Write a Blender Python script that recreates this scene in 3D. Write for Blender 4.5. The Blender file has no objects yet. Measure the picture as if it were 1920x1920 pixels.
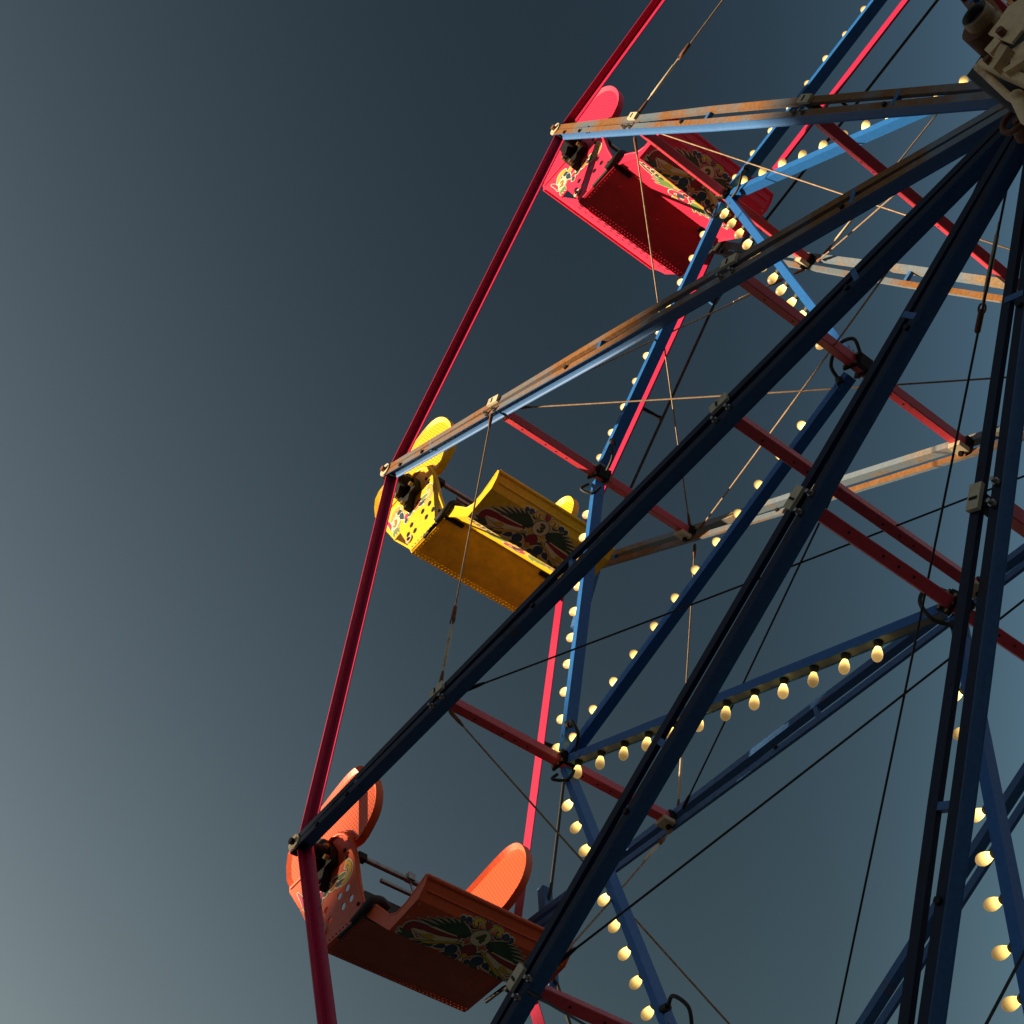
import bpy, bmesh, math, random
from mathutils import Vector, Matrix
random.seed(7)
PI = math.pi
SC = bpy.context.scene
COL = SC.collection
HZ = 7.76            # hub height above the ground
R = 6.0              # wheel radius (seat pivots)

# ------------------------------------------------------------------ camera
cam = bpy.data.cameras.new('camera'); camo = bpy.data.objects.new('camera', cam); COL.objects.link(camo)
cam.sensor_width = 36.0; cam.lens = 53.15; cam.clip_end = 5000; cam.clip_start = 0.05
rx = Vector((0.62600324, 0.7789304, -0.03724762)); dn = Vector((-0.62932798, 0.4764121, -0.61398518)); fw = Vector((-0.4605065, 0.40779768, 0.78843821))
m = Matrix.Identity(4)
for i in range(3):
    m[i][0] = rx[i]; m[i][1] = -dn[i]; m[i][2] = -fw[i]
CAM = Vector((0.06762783*R, -0.77048331*R, -1.02644421*R + HZ))
m.translation = CAM
camo.matrix_world = m
SC.camera = camo

# ------------------------------------------------------------------ world, sun, exposure
SUN_EL = math.radians(2.5)
SUN_AZ = Vector((-0.76, -0.65))
sdir = Vector((SUN_AZ.x, SUN_AZ.y, 0)).normalized()*math.cos(SUN_EL) + Vector((0, 0, math.sin(SUN_EL)))
W = bpy.data.worlds.new('World'); SC.world = W; W.use_nodes = True
nt = W.node_tree; bg = nt.nodes['Background']
sky = nt.nodes.new('ShaderNodeTexSky'); sky.sky_type = 'NISHITA'; sky.sun_disc = False
sky.sun_elevation = SUN_EL; sky.sun_rotation = math.atan2(sdir.x, sdir.y)
sky.air_density = 1.0; sky.dust_density = 1.0; sky.ozone_density = 1.0; sky.altitude = 0
# The photograph's sky is polarised: darkest in a band 90 degrees from the sun, lighter towards and away from it.
EXPO = 1.15
def skymath(op, a, val):
    q = nt.nodes.new('ShaderNodeVectorMath'); q.operation = op; nt.links.new(a, q.inputs[0])
    if isinstance(val, tuple): q.inputs[1].default_value = val
    else: nt.links.new(val, q.inputs[1])
    return q.outputs['Value'] if op == 'DOT_PRODUCT' else q.outputs[0]
tcw = nt.nodes.new('ShaderNodeTexCoord')
cosang = skymath('DOT_PRODUCT', tcw.outputs['Generated'], tuple(sdir))
sq = nt.nodes.new('ShaderNodeMath'); sq.operation = 'MULTIPLY'; nt.links.new(cosang, sq.inputs[0]); nt.links.new(cosang, sq.inputs[1])
pol = nt.nodes.new('ShaderNodeMath'); pol.operation = 'MULTIPLY_ADD'; nt.links.new(sq.outputs[0], pol.inputs[0]); pol.inputs[1].default_value = 16.5; pol.inputs[2].default_value = 1.0
v = skymath('MULTIPLY', sky.outputs[0], (.1, .1, .1))
gm = nt.nodes.new('ShaderNodeGamma'); gm.inputs[1].default_value = 1.8; nt.links.new(v, gm.inputs[0])
warm = nt.nodes.new('ShaderNodeGamma'); warm.inputs[0].default_value = (math.exp(-1.27), math.exp(-1.76), math.exp(-2.0), 1); nt.links.new(cosang, warm.inputs[1])
v = skymath('MULTIPLY', gm.outputs[0], pol.outputs[0]); v = skymath('MULTIPLY', v, warm.outputs[0])
k = 10/2**EXPO
v = skymath('MULTIPLY', v, (13.5*k, 12.1*k, 10.6*k)); v = skymath('MINIMUM', v, (0.95, 1.1, 1.25))
nt.links.new(v, bg.inputs[0]); bg.inputs[1].default_value = 0.1
sun = bpy.data.lights.new('sun', 'SUN'); sun.energy = 5.0; sun.angle = math.radians(0.55); sun.color = (1.0, 0.78, 0.52)
suno = bpy.data.objects.new('sun', sun); COL.objects.link(suno)
suno.rotation_euler = sdir.to_track_quat('Z', 'Y').to_euler(); suno.location = sdir*60
SC.view_settings.view_transform = 'Standard'; SC.view_settings.look = 'None'
SC.view_settings.exposure = EXPO; SC.view_settings.gamma = 1.0; SC.view_settings.use_curve_mapping = False
try:
    SC.cycles.max_bounces = 8; SC.cycles.diffuse_bounces = 5
except Exception: pass

# ------------------------------------------------------------------ materials
def mat(name, col, rough=0.45, metal=0.0, spec=0.5, grime=0.25, gscale=6.0, coat=0.0, bump=0.0):
    M = bpy.data.materials.new(name); M.use_nodes = True
    n = M.node_tree.nodes; l = M.node_tree.links; b = n['Principled BSDF']
    b.inputs['Roughness'].default_value = rough; b.inputs['Metallic'].default_value = metal
    b.inputs['Specular IOR Level'].default_value = spec; b.inputs['Coat Weight'].default_value = coat
    if grime > 0:
        tc = n.new('ShaderNodeTexCoord'); nz = n.new('ShaderNodeTexNoise'); nz.inputs['Scale'].default_value = gscale
        nz.inputs['Detail'].default_value = 8; nz.inputs['Roughness'].default_value = 0.65
        l.new(tc.outputs['Object'], nz.inputs['Vector'])
        rp = n.new('ShaderNodeValToRGB'); rp.color_ramp.elements[0].position = 0.32; rp.color_ramp.elements[1].position = 0.62
        d = tuple(c*(1-grime) for c in col)
        rp.color_ramp.elements[0].color = (*d, 1); rp.color_ramp.elements[1].color = (*col, 1)
        l.new(nz.outputs['Fac'], rp.inputs['Fac']); l.new(rp.outputs['Color'], b.inputs['Base Color'])
        rr = n.new('ShaderNodeMapRange'); rr.inputs['To Min'].default_value = min(1, rough+.15); rr.inputs['To Max'].default_value = max(.05, rough-.08)
        l.new(nz.outputs['Fac'], rr.inputs['Value']); l.new(rr.outputs['Result'], b.inputs['Roughness'])
        if bump:
            bp = n.new('ShaderNodeBump'); bp.inputs['Strength'].default_value = bump; bp.inputs['Distance'].default_value = 0.004
            l.new(nz.outputs['Fac'], bp.inputs['Height']); l.new(bp.outputs['Normal'], b.inputs['Normal'])
    else:
        b.inputs['Base Color'].default_value = (*col, 1)
    return M

def worn(name, col, rust, lo=0.47, hi=0.56, scale=2.2, rough=0.5, stretch=(1, 1, 1), spec=0.5):
    """paint with rusty or bare patches of their own shape"""
    M = bpy.data.materials.new(name); M.use_nodes = True
    n = M.node_tree.nodes; l = M.node_tree.links; b = n['Principled BSDF']
    b.inputs['Specular IOR Level'].default_value = spec
    tc = n.new('ShaderNodeTexCoord'); mp = n.new('ShaderNodeMapping'); mp.inputs['Scale'].default_value = stretch
    l.new(tc.outputs['Object'], mp.inputs['Vector'])
    nz = n.new('ShaderNodeTexNoise'); nz.inputs['Scale'].default_value = scale; nz.inputs['Detail'].default_value = 9; nz.inputs['Roughness'].default_value = 0.62
    n2 = n.new('ShaderNodeTexNoise'); n2.inputs['Scale'].default_value = 40; n2.inputs['Detail'].default_value = 6
    l.new(mp.outputs['Vector'], nz.inputs['Vector']); l.new(tc.outputs['Object'], n2.inputs['Vector'])
    rp = n.new('ShaderNodeValToRGB'); rp.color_ramp.elements[0].position = lo; rp.color_ramp.elements[1].position = hi
    l.new(nz.outputs['Fac'], rp.inputs['Fac'])
    r2 = n.new('ShaderNodeValToRGB'); r2.color_ramp.elements[0].color = (*[c*.72 for c in rust], 1); r2.color_ramp.elements[1].color = (*[min(1, c*1.2) for c in rust], 1)
    r2.color_ramp.elements[0].position = .3; r2.color_ramp.elements[1].position = .7
    l.new(n2.outputs['Fac'], r2.inputs['Fac'])
    r3 = n.new('ShaderNodeValToRGB'); r3.color_ramp.elements[0].color = (*[c*.86 for c in col], 1); r3.color_ramp.elements[1].color = (*col, 1)
    r3.color_ramp.elements[0].position = .3; r3.color_ramp.elements[1].position = .6
    l.new(n2.outputs['Fac'], r3.inputs['Fac'])
    mx = n.new('ShaderNodeMix'); mx.data_type = 'RGBA'
    l.new(rp.outputs['Color'], mx.inputs[0]); l.new(r3.outputs['Color'], mx.inputs[6]); l.new(r2.outputs['Color'], mx.inputs[7])
    l.new(mx.outputs[2], b.inputs['Base Color'])
    mr = n.new('ShaderNodeMapRange'); mr.inputs['To Min'].default_value = rough; mr.inputs['To Max'].default_value = .8
    l.new(rp.outputs['Color'], mr.inputs['Value']); l.new(mr.outputs['Result'], b.inputs['Roughness'])
    bp = n.new('ShaderNodeBump'); bp.inputs['Strength'].default_value = .15; bp.inputs['Distance'].default_value = .002
    l.new(n2.outputs['Fac'], bp.inputs['Height']); l.new(bp.outputs['Normal'], b.inputs['Normal'])
    return M

def perforated(name, col, pitch=0.026, rough=0.42):
    M = bpy.data.materials.new(name); M.use_nodes = True
    n = M.node_tree.nodes; l = M.node_tree.links; b = n['Principled BSDF']
    tc = n.new('ShaderNodeTexCoord'); sp = n.new('ShaderNodeSeparateXYZ'); l.new(tc.outputs['Object'], sp.inputs[0])
    def math_(op, a, bb=None, v=None):
        q = n.new('ShaderNodeMath'); q.operation = op
        l.new(a, q.inputs[0])
        if bb is not None: l.new(bb, q.inputs[1])
        if v is not None: q.inputs[1].default_value = v
        return q.outputs[0]
    zr = math_('DIVIDE', sp.outputs['Z'], v=pitch*.87); row = math_('FLOOR', zr)
    odd = math_('MULTIPLY', row, v=.5)
    xs = math_('ADD', math_('DIVIDE', sp.outputs['X'], v=pitch), odd)
    fx = math_('SUBTRACT', math_('FRACT', xs), v=.5); fz = math_('SUBTRACT', math_('FRACT', zr), v=.5)
    d = math_('SQRT', math_('ADD', math_('MULTIPLY', fx, fx), math_('MULTIPLY', fz, fz)))
    hole = math_('LESS_THAN', d, v=.24)
    mx = n.new('ShaderNodeMix'); mx.data_type = 'RGBA'
    mx.inputs[6].default_value = (*col, 1); mx.inputs[7].default_value = (*[c*.32 for c in col], 1)
    l.new(hole, mx.inputs[0]); l.new(mx.outputs[2], b.inputs['Base Color'])
    b.inputs['Roughness'].default_value = rough
    return M

def bulb_mat():
    M = bpy.data.materials.new('bulb glass'); M.use_nodes = True
    n = M.node_tree.nodes; l = M.node_tree.links; b = n['Principled BSDF']
    at = n.new('ShaderNodeAttribute'); at.attribute_name = 'glow'
    nz = n.new('ShaderNodeTexNoise'); nz.inputs['Scale'].default_value = 90; tc = n.new('ShaderNodeTexCoord'); l.new(tc.outputs['Object'], nz.inputs['Vector'])
    rp = n.new('ShaderNodeValToRGB')
    rp.color_ramp.elements[0].color = (1.0, .60, .18, 1); rp.color_ramp.elements[1].color = (1.0, .74, .17, 1)
    l.new(at.outputs['Fac'], rp.inputs['Fac'])
    mr = n.new('ShaderNodeMapRange'); mr.inputs['To Min'].default_value = .15; mr.inputs['To Max'].default_value = 2.1
    l.new(at.outputs['Fac'], mr.inputs['Value'])
    m2 = n.new('ShaderNodeMath'); m2.operation = 'MULTIPLY'; mr2 = n.new('ShaderNodeMapRange'); mr2.inputs['To Min'].default_value = .8; mr2.inputs['To Max'].default_value = 1.2
    l.new(nz.outputs['Fac'], mr2.inputs['Value']); l.new(mr2.outputs['Result'], m2.inputs[1])
    oi = n.new('ShaderNodeObjectInfo'); mr3 = n.new('ShaderNodeMapRange'); mr3.inputs['To Min'].default_value = .55; mr3.inputs['To Max'].default_value = 1.35
    m3 = n.new('ShaderNodeMath'); m3.operation = 'MULTIPLY'
    l.new(oi.outputs['Random'], mr3.inputs['Value']); l.new(mr.outputs['Result'], m3.inputs[0]); l.new(mr3.outputs['Result'], m3.inputs[1]); l.new(m3.outputs[0], m2.inputs[0])
    l.new(rp.outputs['Color'], b.inputs['Emission Color']); l.new(m2.outputs[0], b.inputs['Emission Strength'])
    b.inputs['Base Color'].default_value = (.24, .16, .075, 1); b.inputs['Roughness'].default_value = .25
    return M

RUST = (.21, .085, .016)
M = dict(
    rim=worn('crimson rim paint', (.50, .021, .078), (.16, .05, .035), .64, .69, 6, .42, spec=.35),
    cross=worn('red bar paint', (.66, .048, .075), (.18, .07, .04), .66, .70, 8, .42),
    blue=worn('blue paint', (.022, .142, .44), (.05, .045, .04), .70, .76, 5, .42, spec=.25),
    railblue=worn('faded blue paint', (.045, .145, .36), (.16, .10, .06), .62, .72, 4, .52, spec=.3),
    railrust=worn('rusted spoke paint', (.14, .18, .21), RUST, .38, .54, 1.5, .40),
    galv=worn('dull galvanised sheet', (.15, .17, .20), (.16, .10, .06), .6, .75, 8, .38),
    railshade=worn('shaded navy rail colour', (.003, .012, .036), (.028, .016, .009), .57, .70, 4, .6, spec=.25),  # darker stand-in for rust on shaded near spokes; shade put into the colour
    railsun=worn('sunlit weathered rail paint', (.17, .22, .27), (.26, .17, .085), .46, .60, 2.0, .5, spec=.3),  # weathered, and paler for the sunlit far rails: sunlight in the colour
    cream=worn('cream paint', (.62, .52, .35), (.30, .16, .07), .58, .72, 7, .55),
    black=mat('black steel', (.008, .008, .009), .6, spec=.25, grime=.3),
    rubber=mat('black rubber', (.012, .012, .012), .6, grime=.2),
    steel=mat('dull steel', (.32, .31, .30), .38, metal=.8, grime=.4, gscale=20),
    wire=mat('sunlit weathered wire', (.33, .22, .13), .6, metal=.3, grime=.4, gscale=30),  # weathered, with the sunlight on the upper guy wires in its colour
    darkwire=mat('dark rope and shaded wire', (.02, .02, .02), .6, grime=.2),  # drive rope, also the shaded copy for unlit guy wires
    rust=mat('rusty iron', (.20, .075, .03), .75, grime=.5, gscale=25, bump=.4),
    brass=mat('yellowed bolt', (.36, .25, .10), .45, metal=.6, grime=.4, gscale=30),
    machine=worn('beige machine paint', (.82, .60, .34), (.24, .12, .05), .56, .72, 6, .6),
    machdark=mat('dark machine housing', (.02, .018, .016), .6, grime=.4),
    motor=mat('motor housing', (.46, .31, .17), .55, grime=.45, gscale=14),
    bulb=bulb_mat(),
    cushion=mat('black vinyl', (.02, .02, .022), .5),
    ground=worn('fairground asphalt', (.15, .13, .10), (.20, .17, .12), .4, .6, .4, .85),
    wall=worn('shade hall wall', (.42, .36, .28), (.3, .25, .2), .5, .7, .5, .8),
    roof=mat('shade hall roof', (.12, .09, .08), .7),
)
DEC = {k: mat('decal '+k, c, .45, grime=.12, gscale=25) for k, c in dict(
    white=(.78, .72, .50), black=(.012, .012, .016), navy=(.02, .055, .11), green=(.035, .10, .05), leaf=(.16, .30, .08),
    red=(.33, .02, .03), pink=(.62, .03, .10), yellow=(.72, .44, .03), olive=(.13, .11, .03), orange=(.62, .20, .02), cream=(.85, .75, .48)).items()}

# ------------------------------------------------------------------ mesh builder
class MB:
    def __init__(s): s.v = []; s.f = []; s.m = []; s.sm = []; s.glow = None
    def add(s, vs, fs, mi=0, smooth=False):
        o = len(s.v); s.v += [tuple(v) for v in vs]
        for k, f in enumerate(fs):
            s.f.append([o+i for i in f]); s.m.append(mi[k] if isinstance(mi, (list, tuple)) else mi); s.sm.append(smooth)
    def sweep(s, a, b, prof, U, V, mi=0, cap=True, closed=True, prof2=None):
        """extrude profile [(u,v)] from a to b along axes U,V"""
        a = Vector(a); b = Vector(b); n = len(prof); p2 = prof2 or prof
        vs = [a+U*u+V*v for u, v in prof]+[b+U*u+V*v for u, v in p2]
        fs = [(i, (i+1) % n, n+(i+1) % n, n+i) for i in range(n if closed else n-1)]
        mm = list(mi) if isinstance(mi, (list, tuple)) else [mi]*len(fs)
        if cap: fs += [tuple(range(n-1, -1, -1)), tuple(range(n, 2*n))]; mm += [mm[0]]*2
        s.add(vs, fs, mm)
    def bar(s, a, b, w, h, up, mi=0, ch=0.0):
        a = Vector(a); b = Vector(b); d = (b-a).normalized(); up = Vector(up)
        U = d.cross(up).normalized(); V = U.cross(d).normalized()
        w /= 2; h /= 2; c = ch
        if c > 0: p = [(-w+c, -h), (w-c, -h), (w, -h+c), (w, h-c), (w-c, h), (-w+c, h), (-w, h-c), (-w, -h+c)]
        else: p = [(-w, -h), (w, -h), (w, h), (-w, h)]
        s.sweep(a, b, p, U, V, mi)
    def box(s, c, dx, dy, dz, mi=0, X=Vector((1, 0, 0)), Y=Vector((0, 1, 0)), Z=Vector((0, 0, 1))):
        c = Vector(c); vs = []
        for i in (-1, 1):
            for j in (-1, 1):
                for k in (-1, 1): vs.append(c+X*(dx*i/2)+Y*(dy*j/2)+Z*(dz*k/2))
        s.add(vs, [(0, 1, 3, 2), (4, 6, 7, 5), (0, 4, 5, 1), (2, 3, 7, 6), (0, 2, 6, 4), (1, 5, 7, 3)], mi)
    def tube(s, pts, r, n=8, mi=0, cap=True):
        pts = [Vector(p) for p in pts]; rs = r if isinstance(r, (list, tuple)) else [r]*len(pts)
        rings = []; prevU = None
        for i, p in enumerate(pts):
            t = (pts[min(i+1, len(pts)-1)]-pts[max(i-1, 0)]).normalized()
            if prevU is None:
                U = t.cross(Vector((0.13, 0.31, 0.94)))
                if U.length < 1e-3: U = t.cross(Vector((1, 0, 0)))
                U.normalize()
            else:
                U = (prevU-t*prevU.dot(t)).normalized()
            prevU = U; Vv = t.cross(U)
            rings.append([p+(U*math.cos(2*PI*k/n)+Vv*math.sin(2*PI*k/n))*rs[i] for k in range(n)])
        vs = [v for rg in rings for v in rg]; fs = []
        for i in range(len(pts)-1):
            for k in range(n): fs.append((i*n+k, i*n+(k+1) % n, (i+1)*n+(k+1) % n, (i+1)*n+k))
        s.add(vs, fs, mi, True)
        if cap:
            s.add(rings[0], [tuple(range(n-1, -1, -1))], mi); s.add(rings[-1], [tuple(range(n))], mi)
    def lathe(s, base, axis, prof, n=14, mi=0, smooth=True):
        """prof [(dist along axis, radius)]"""
        base = Vector(base); axis = Vector(axis).normalized()
        U = axis.cross(Vector((0.2, 0.5, 0.8)))
        if U.length < .05: U = axis.cross(Vector((1, 0, 0)))
        U.normalize(); V = axis.cross(U); vs = []; fs = []; mm = []
        for d, r in prof:
            for k in range(n): vs.append(base+axis*d+(U*math.cos(2*PI*k/n)+V*math.sin(2*PI*k/n))*r)
        for i in range(len(prof)-1):
            for k in range(n):
                fs.append((i*n+k, i*n+(k+1) % n, (i+1)*n+(k+1) % n, (i+1)*n+k)); mm.append(mi[i] if isinstance(mi, (list, tuple)) else mi)
        s.add(vs, fs, mm, smooth)
        L = len(prof)
        s.add(vs[:n], [tuple(range(n-1, -1, -1))], mm[0]); s.add(vs[(L-1)*n:], [tuple(range(n))], mm[-1])
    def disc(s, c, axis, r, th, n=16, mi=0): s.lathe(c, axis, [(0, r), (th, r)], n, mi, False)
    def hexbolt(s, c, axis, r, h, mi=0): s.lathe(c, axis, [(0, r), (h, r)], 6, mi, False)
    def poly(s, pts3, mi=0): s.add(pts3, [tuple(range(len(pts3)))], mi)
    def slab(s, pts, off, mi=0, side=None):
        """planar polygon given as 3D points, thickened by vector off"""
        off = Vector(off); n = len(pts); p = [Vector(q) for q in pts]; q2 = [q+off for q in p]
        fs = [tuple(range(n)), tuple(range(2*n-1, n-1, -1))]+[(i, n+i, n+(i+1) % n, (i+1) % n) for i in range(n)]
        mm = [mi, mi]+[mi if side is None else side]*n
        s.add(p+q2, fs, mm)
    def build(s, name, mats, parent=None, loc=None, tri=False):
        me = bpy.data.meshes.new(name); me.from_pydata(s.v, [], s.f)
        for mt in (mats if isinstance(mats, (list, tuple)) else [mats]): me.materials.append(mt)
        me.polygons.foreach_set('material_index', s.m); me.polygons.foreach_set('use_smooth', s.sm)
        bm = bmesh.new(); bm.from_mesh(me)
        bmesh.ops.recalc_face_normals(bm, faces=bm.faces)
        bm.to_mesh(me); bm.free()
        if s.glow is not None:
            at = me.attributes.new('glow', 'FLOAT', 'POINT'); at.data.foreach_set('value', s.glow)
        o = bpy.data.objects.new(name, me); COL.objects.link(o)
        if parent is not None: o.parent = parent
        if loc is not None: o.location = loc
        return o

def empty(name, loc, label, cat, group=None, ry=0):
    o = bpy.data.objects.new(name, None); COL.objects.link(o); o.location = loc; o.rotation_euler = (0, ry, 0)
    o.empty_display_size = .2; o['label'] = label; o['category'] = cat
    if group: o['group'] = group
    return o
def sub(name, parent, loc=(0, 0, 0)):
    o = bpy.data.objects.new(name, None); COL.objects.link(o); o.parent = parent; o.location = loc; o.empty_display_size = .05
    return o

# ------------------------------------------------------------------ setting: ground and an unseen hall, added so its roof shades the low side
g = MB(); g.add([(-900, -900, 0), (900, -900, 0), (900, 900, 0), (-900, 900, 0)], [(0, 1, 2, 3)])
go = g.build('ground', M['ground']); go['kind'] = 'structure'

HUB = Vector((0, 0, HZ))
D = 60.0
p1 = HUB+Vector((-5.75, -.66, .14))+sdir*D
p2 = HUB+Vector((-1.08, -.95, 2.15))+sdir*D
eh = Vector((p2.x-p1.x, p2.y-p1.y, 0)); slope = (p2.z-p1.z)/eh.length; eh.normalize()
nh = Vector((eh.y, -eh.x, 0))
if nh.dot(sdir) < 0: nh = -nh
hall = empty('added_shade_hall', (p2.x, p2.y, 0), 'large unseen gable roofed hall added on the sunset side to shade the wheel', 'added shade building')
def hp(t, z): q = p1+eh*t; return Vector((q.x-p2.x, q.y-p2.y, z))
zr = lambda t: p1.z+slope*t
t0, t1, t2 = -22, 13, 48
bw = MB(); prof = [hp(t0, 0), hp(t2, 0), hp(t2, zr(t0)-.3), hp(t1, zr(t1)-.3), hp(t0, zr(t0)-.3)]
bw.slab(prof, nh*10); bw.build('wall', M['wall'], hall)
br = MB()
br.slab([hp(t0, zr(t0)-.28), hp(t1, zr(t1)-.28), hp(t1, zr(t1)), hp(t0, zr(t0))], nh*10.4)
br.slab([hp(t1+.01, zr(t1)-.28), hp(t2, zr(t0)-.28), hp(t2, zr(t0)), hp(t1+.01, zr(t1))], nh*10.4)
br.build('roof', M['roof'], hall)

# ------------------------------------------------------------------ the wheel
wheel = empty('ferris_wheel', (0, 0, HZ), 'big wheel of blue and rusty spokes, crimson rims and strings of glowing bulbs', 'ferris wheel')
NSP = 12
YA = Vector((0, 1, 0))
def rad(i): a = (i-1)*2*PI/NSP; return Vector((-math.cos(a), 0, math.sin(a)))
def tan(i): a = (i-1)*2*PI/NSP; return Vector((math.sin(a), 0, math.cos(a)))
RO, RI = .7465*R, .344*R
YR, YO, YI, YH = .846, .899, .972, 1.03
def yat(r):
    if r > RO: f = (r-RO)/(R-RO); return YO+(YR-YO)*f
    if r > RI: f = (r-RI)/(RO-RI); return YI+(YO-YI)*f
    f = max(0, (r-.3)/(RI-.3)); return YH+(YI-YH)*f
def node(i, r, s): return rad(i)*r+YA*(s*yat(r))

def spoke(i, s):
    root = sub('spoke', wheel); r_ = rad(i); t_ = tan(i)
    gaps = [(R+.03, .003), (RO, .013), ((RO+RI)/2, .026), (RI, .023), (.12, .006)]
    H, Wd, th = .043, .080, .007
    for side in (1, -1):
        b = MB(); yo = 0.0
        if s == -1 and side == -1:      # lower rail: rusty outer flange, rounded channel open downwards
            A = Wd/2-.002+.020
            pr = [(-Wd/2, 0), (Wd/2, 0), (Wd/2, H)]+[(-.020+A*math.sin(q*PI/12), H-.024*math.cos(q*PI/12)) for q in range(6, -1, -1)]+[(-Wd/2+th, H-.024), (-Wd/2+th, H), (-Wd/2, H)]
            mi = [0]*(len(pr)-1)+[1]
        elif s == -1:                   # upper rail: plain angle on the outer face
            e = .028; u0 = -Wd/2
            pr = [(u0, 0), (u0+e, 0), (u0+e, th), (u0+th, th), (u0+th, H), (u0, H)]; mi = [1, 1, 1, 1, 1, 1]
        else:                           # far side: channel above, flat bar below
            e = .060 if side == 1 else .022; u0 = -Wd/2
            pr = [(u0, .012), (u0+e, .012), (u0+e, .012+H), (u0, .012+H)]; mi = [0, 0, 0, 1 if (side == -1 and i in (2, 3, 4)) else 0]
        for (ra, ga), (rb, gb) in zip(gaps[:-1], gaps[1:]):
            a = node(i, ra, s)+t_*side*ga; c = node(i, rb, s)+t_*side*gb
            b.sweep(a, c, pr, YA, t_*side, mi, cap=True)
        # bolt heads along the flange
        for rr in (R*.96, R*.905, R*.60, R*.20):
            if side == -1:
                pp = node(i, rr, s)+t_*(-.02-.018)
                b.hexbolt(pp+YA*(-Wd/2-.012), YA, .015, .012, 2)
        b.build('rail', [M['railsun'] if (s == 1 and i in (2, 3, 4)) else M['railblue'], M['railrust'] if (i in (2, 3, 4, 5) or s == 1) else M['railshade'], M['black']], root)
    for rr in (R*.89, R*.545, R*.19):
        c = MB(); c.bar(node(i, rr, s)-t_*.045-YA*.025, node(i, rr, s)+t_*.045-YA*.025, .028, .03, r_, 0)
        c.build('spacer', M['railblue'], root)
    if s == -1:
        for rr in (RO, RI):
            k = MB(); p = node(i, rr, s)
            # cream fork of the cross bar wrapping the outer rail, with a dark slot
            q = p+t_*.040-YA*(Wd/2+.012)
            k.box(q, .115, .02, .055, 0, r_, YA, t_); k.box(q-YA*.0115+r_*.01, .012, .003, .036, 1, r_, YA, t_)
            k.box(p+t_*.038+YA*.0, .06, Wd+.03, .036, 1, r_, YA, t_)
            for dr in (-.045, .05):
                k.hexbolt(p-t_*.045+r_*dr-YA*(Wd/2+.016), YA, .017, .016, 2)
                k.hexbolt(p-t_*.045+r_*dr-YA*(Wd/2+.036), YA, .010, .024, 2)
            k.build('clamp', [M['cream'], M['black'], M['steel']], root)
        k = MB(); p = node(i, R+.02, s)-YA*(Wd/2)
        k.disc(p, -YA, .054, .012, 20, 0); k.hexbolt(p-YA*.012, -YA, .022, .026, 1)
        k.box(p+YA*.035, .13, .05, .075, 2, r_, YA, t_)
        k.build('end_plate', [M['cream'], M['rust'] if i >= 2 else M['black'], M['black']], root)
    return root
for i in range(-2, 10):
    for s in (-1, 1): spoke(i, s)

# rims: angle sections between the spoke ends
for i in range(-2, 10):
    for s in (-1, 1):
        b = MB(); ys = s*(YR-.02)
        a = rad(i)*(R+.03)+YA*ys; c = rad(i+1)*(R+.03)+YA*ys
        d = (c-a).normalized(); inn = -(rad(i)+rad(i+1)).normalized()
        a = a+d*.03; c = c-d*.03
        if s == -1: pr = [(-.042, 0), (.022, 0), (.022, .086), (.015, .086), (.015, .007), (-.009, .007), (-.014, .010), (-.019, .007), (-.042, .007)]
        else: pr = [(-.0, 0), (.055, 0), (.055, .008), (.008, .008), (.008, .088), (0, .088)]
        b.sweep(a, c, pr, YA, inn)
        b.build('rim_bar', M['rim'], wheel)

# cross bars between the two sides
for i in range(-2, 10):
    for rr, k in ((RO, 0), (RI, 1)):
        b = MB(); y = yat(rr)-.05
        a = rad(i)*rr-YA*y; c = rad(i)*rr+YA*y; t_ = tan(i)
        b.bar(a, c, .062, .062, t_, 0, .004)
        for q in (-.80, -.56, -.45, -.34, .42, .30, .16):
            pos = rad(i)*rr+YA*(q*y)-t_*.031
            b.disc(pos, -t_, .007, .0015, 8, 1)
        b.build('cross_bar', [M['cross'], M['black']], wheel)
        if rr == RO or True:
            e = MB(); e.box(c-YA*.045-t_*.045, .085, .09, .03, 0, rad(i), YA, t_)
            e.box(c-YA*.0+t_*.0, .08, .06, .085, 1, rad(i), YA, t_)
            e.hexbolt(c-YA*.02-t_*.05, -t_, .018, .03, 1)
            e.build('end_bracket', [M['cream'], M['black']], wheel)

# light bars in the middle plane
def bulb_part(b, p, n):
    """socket and lamp glass, base at p, pointing along n"""
    v0 = len(b.v)
    b.lathe(p, n, [(0, .024), (.020, .022), (.024, .0165), (.034, .0155)], 12, [1, 1, 1])
    pr = [(.030, .0135), (.040, .0165), (.055, .0235), (.072, .0275), (.088, .0270), (.101, .021), (.109, .012), (.112, .003)]
    v1 = len(b.v)
    b.lathe(p, n, pr, 14, 0)
    n = Vector(n).normalized()
    gl = [0.0]*(v1-v0)
    for v in b.v[v1:]:
        h = (Vector(v)-Vector(p)).dot(n); gl.append(max(0, min(1, 1-(h-.036)/.062))**2.1)
    b.glow = (b.glow or [])+gl

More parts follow.
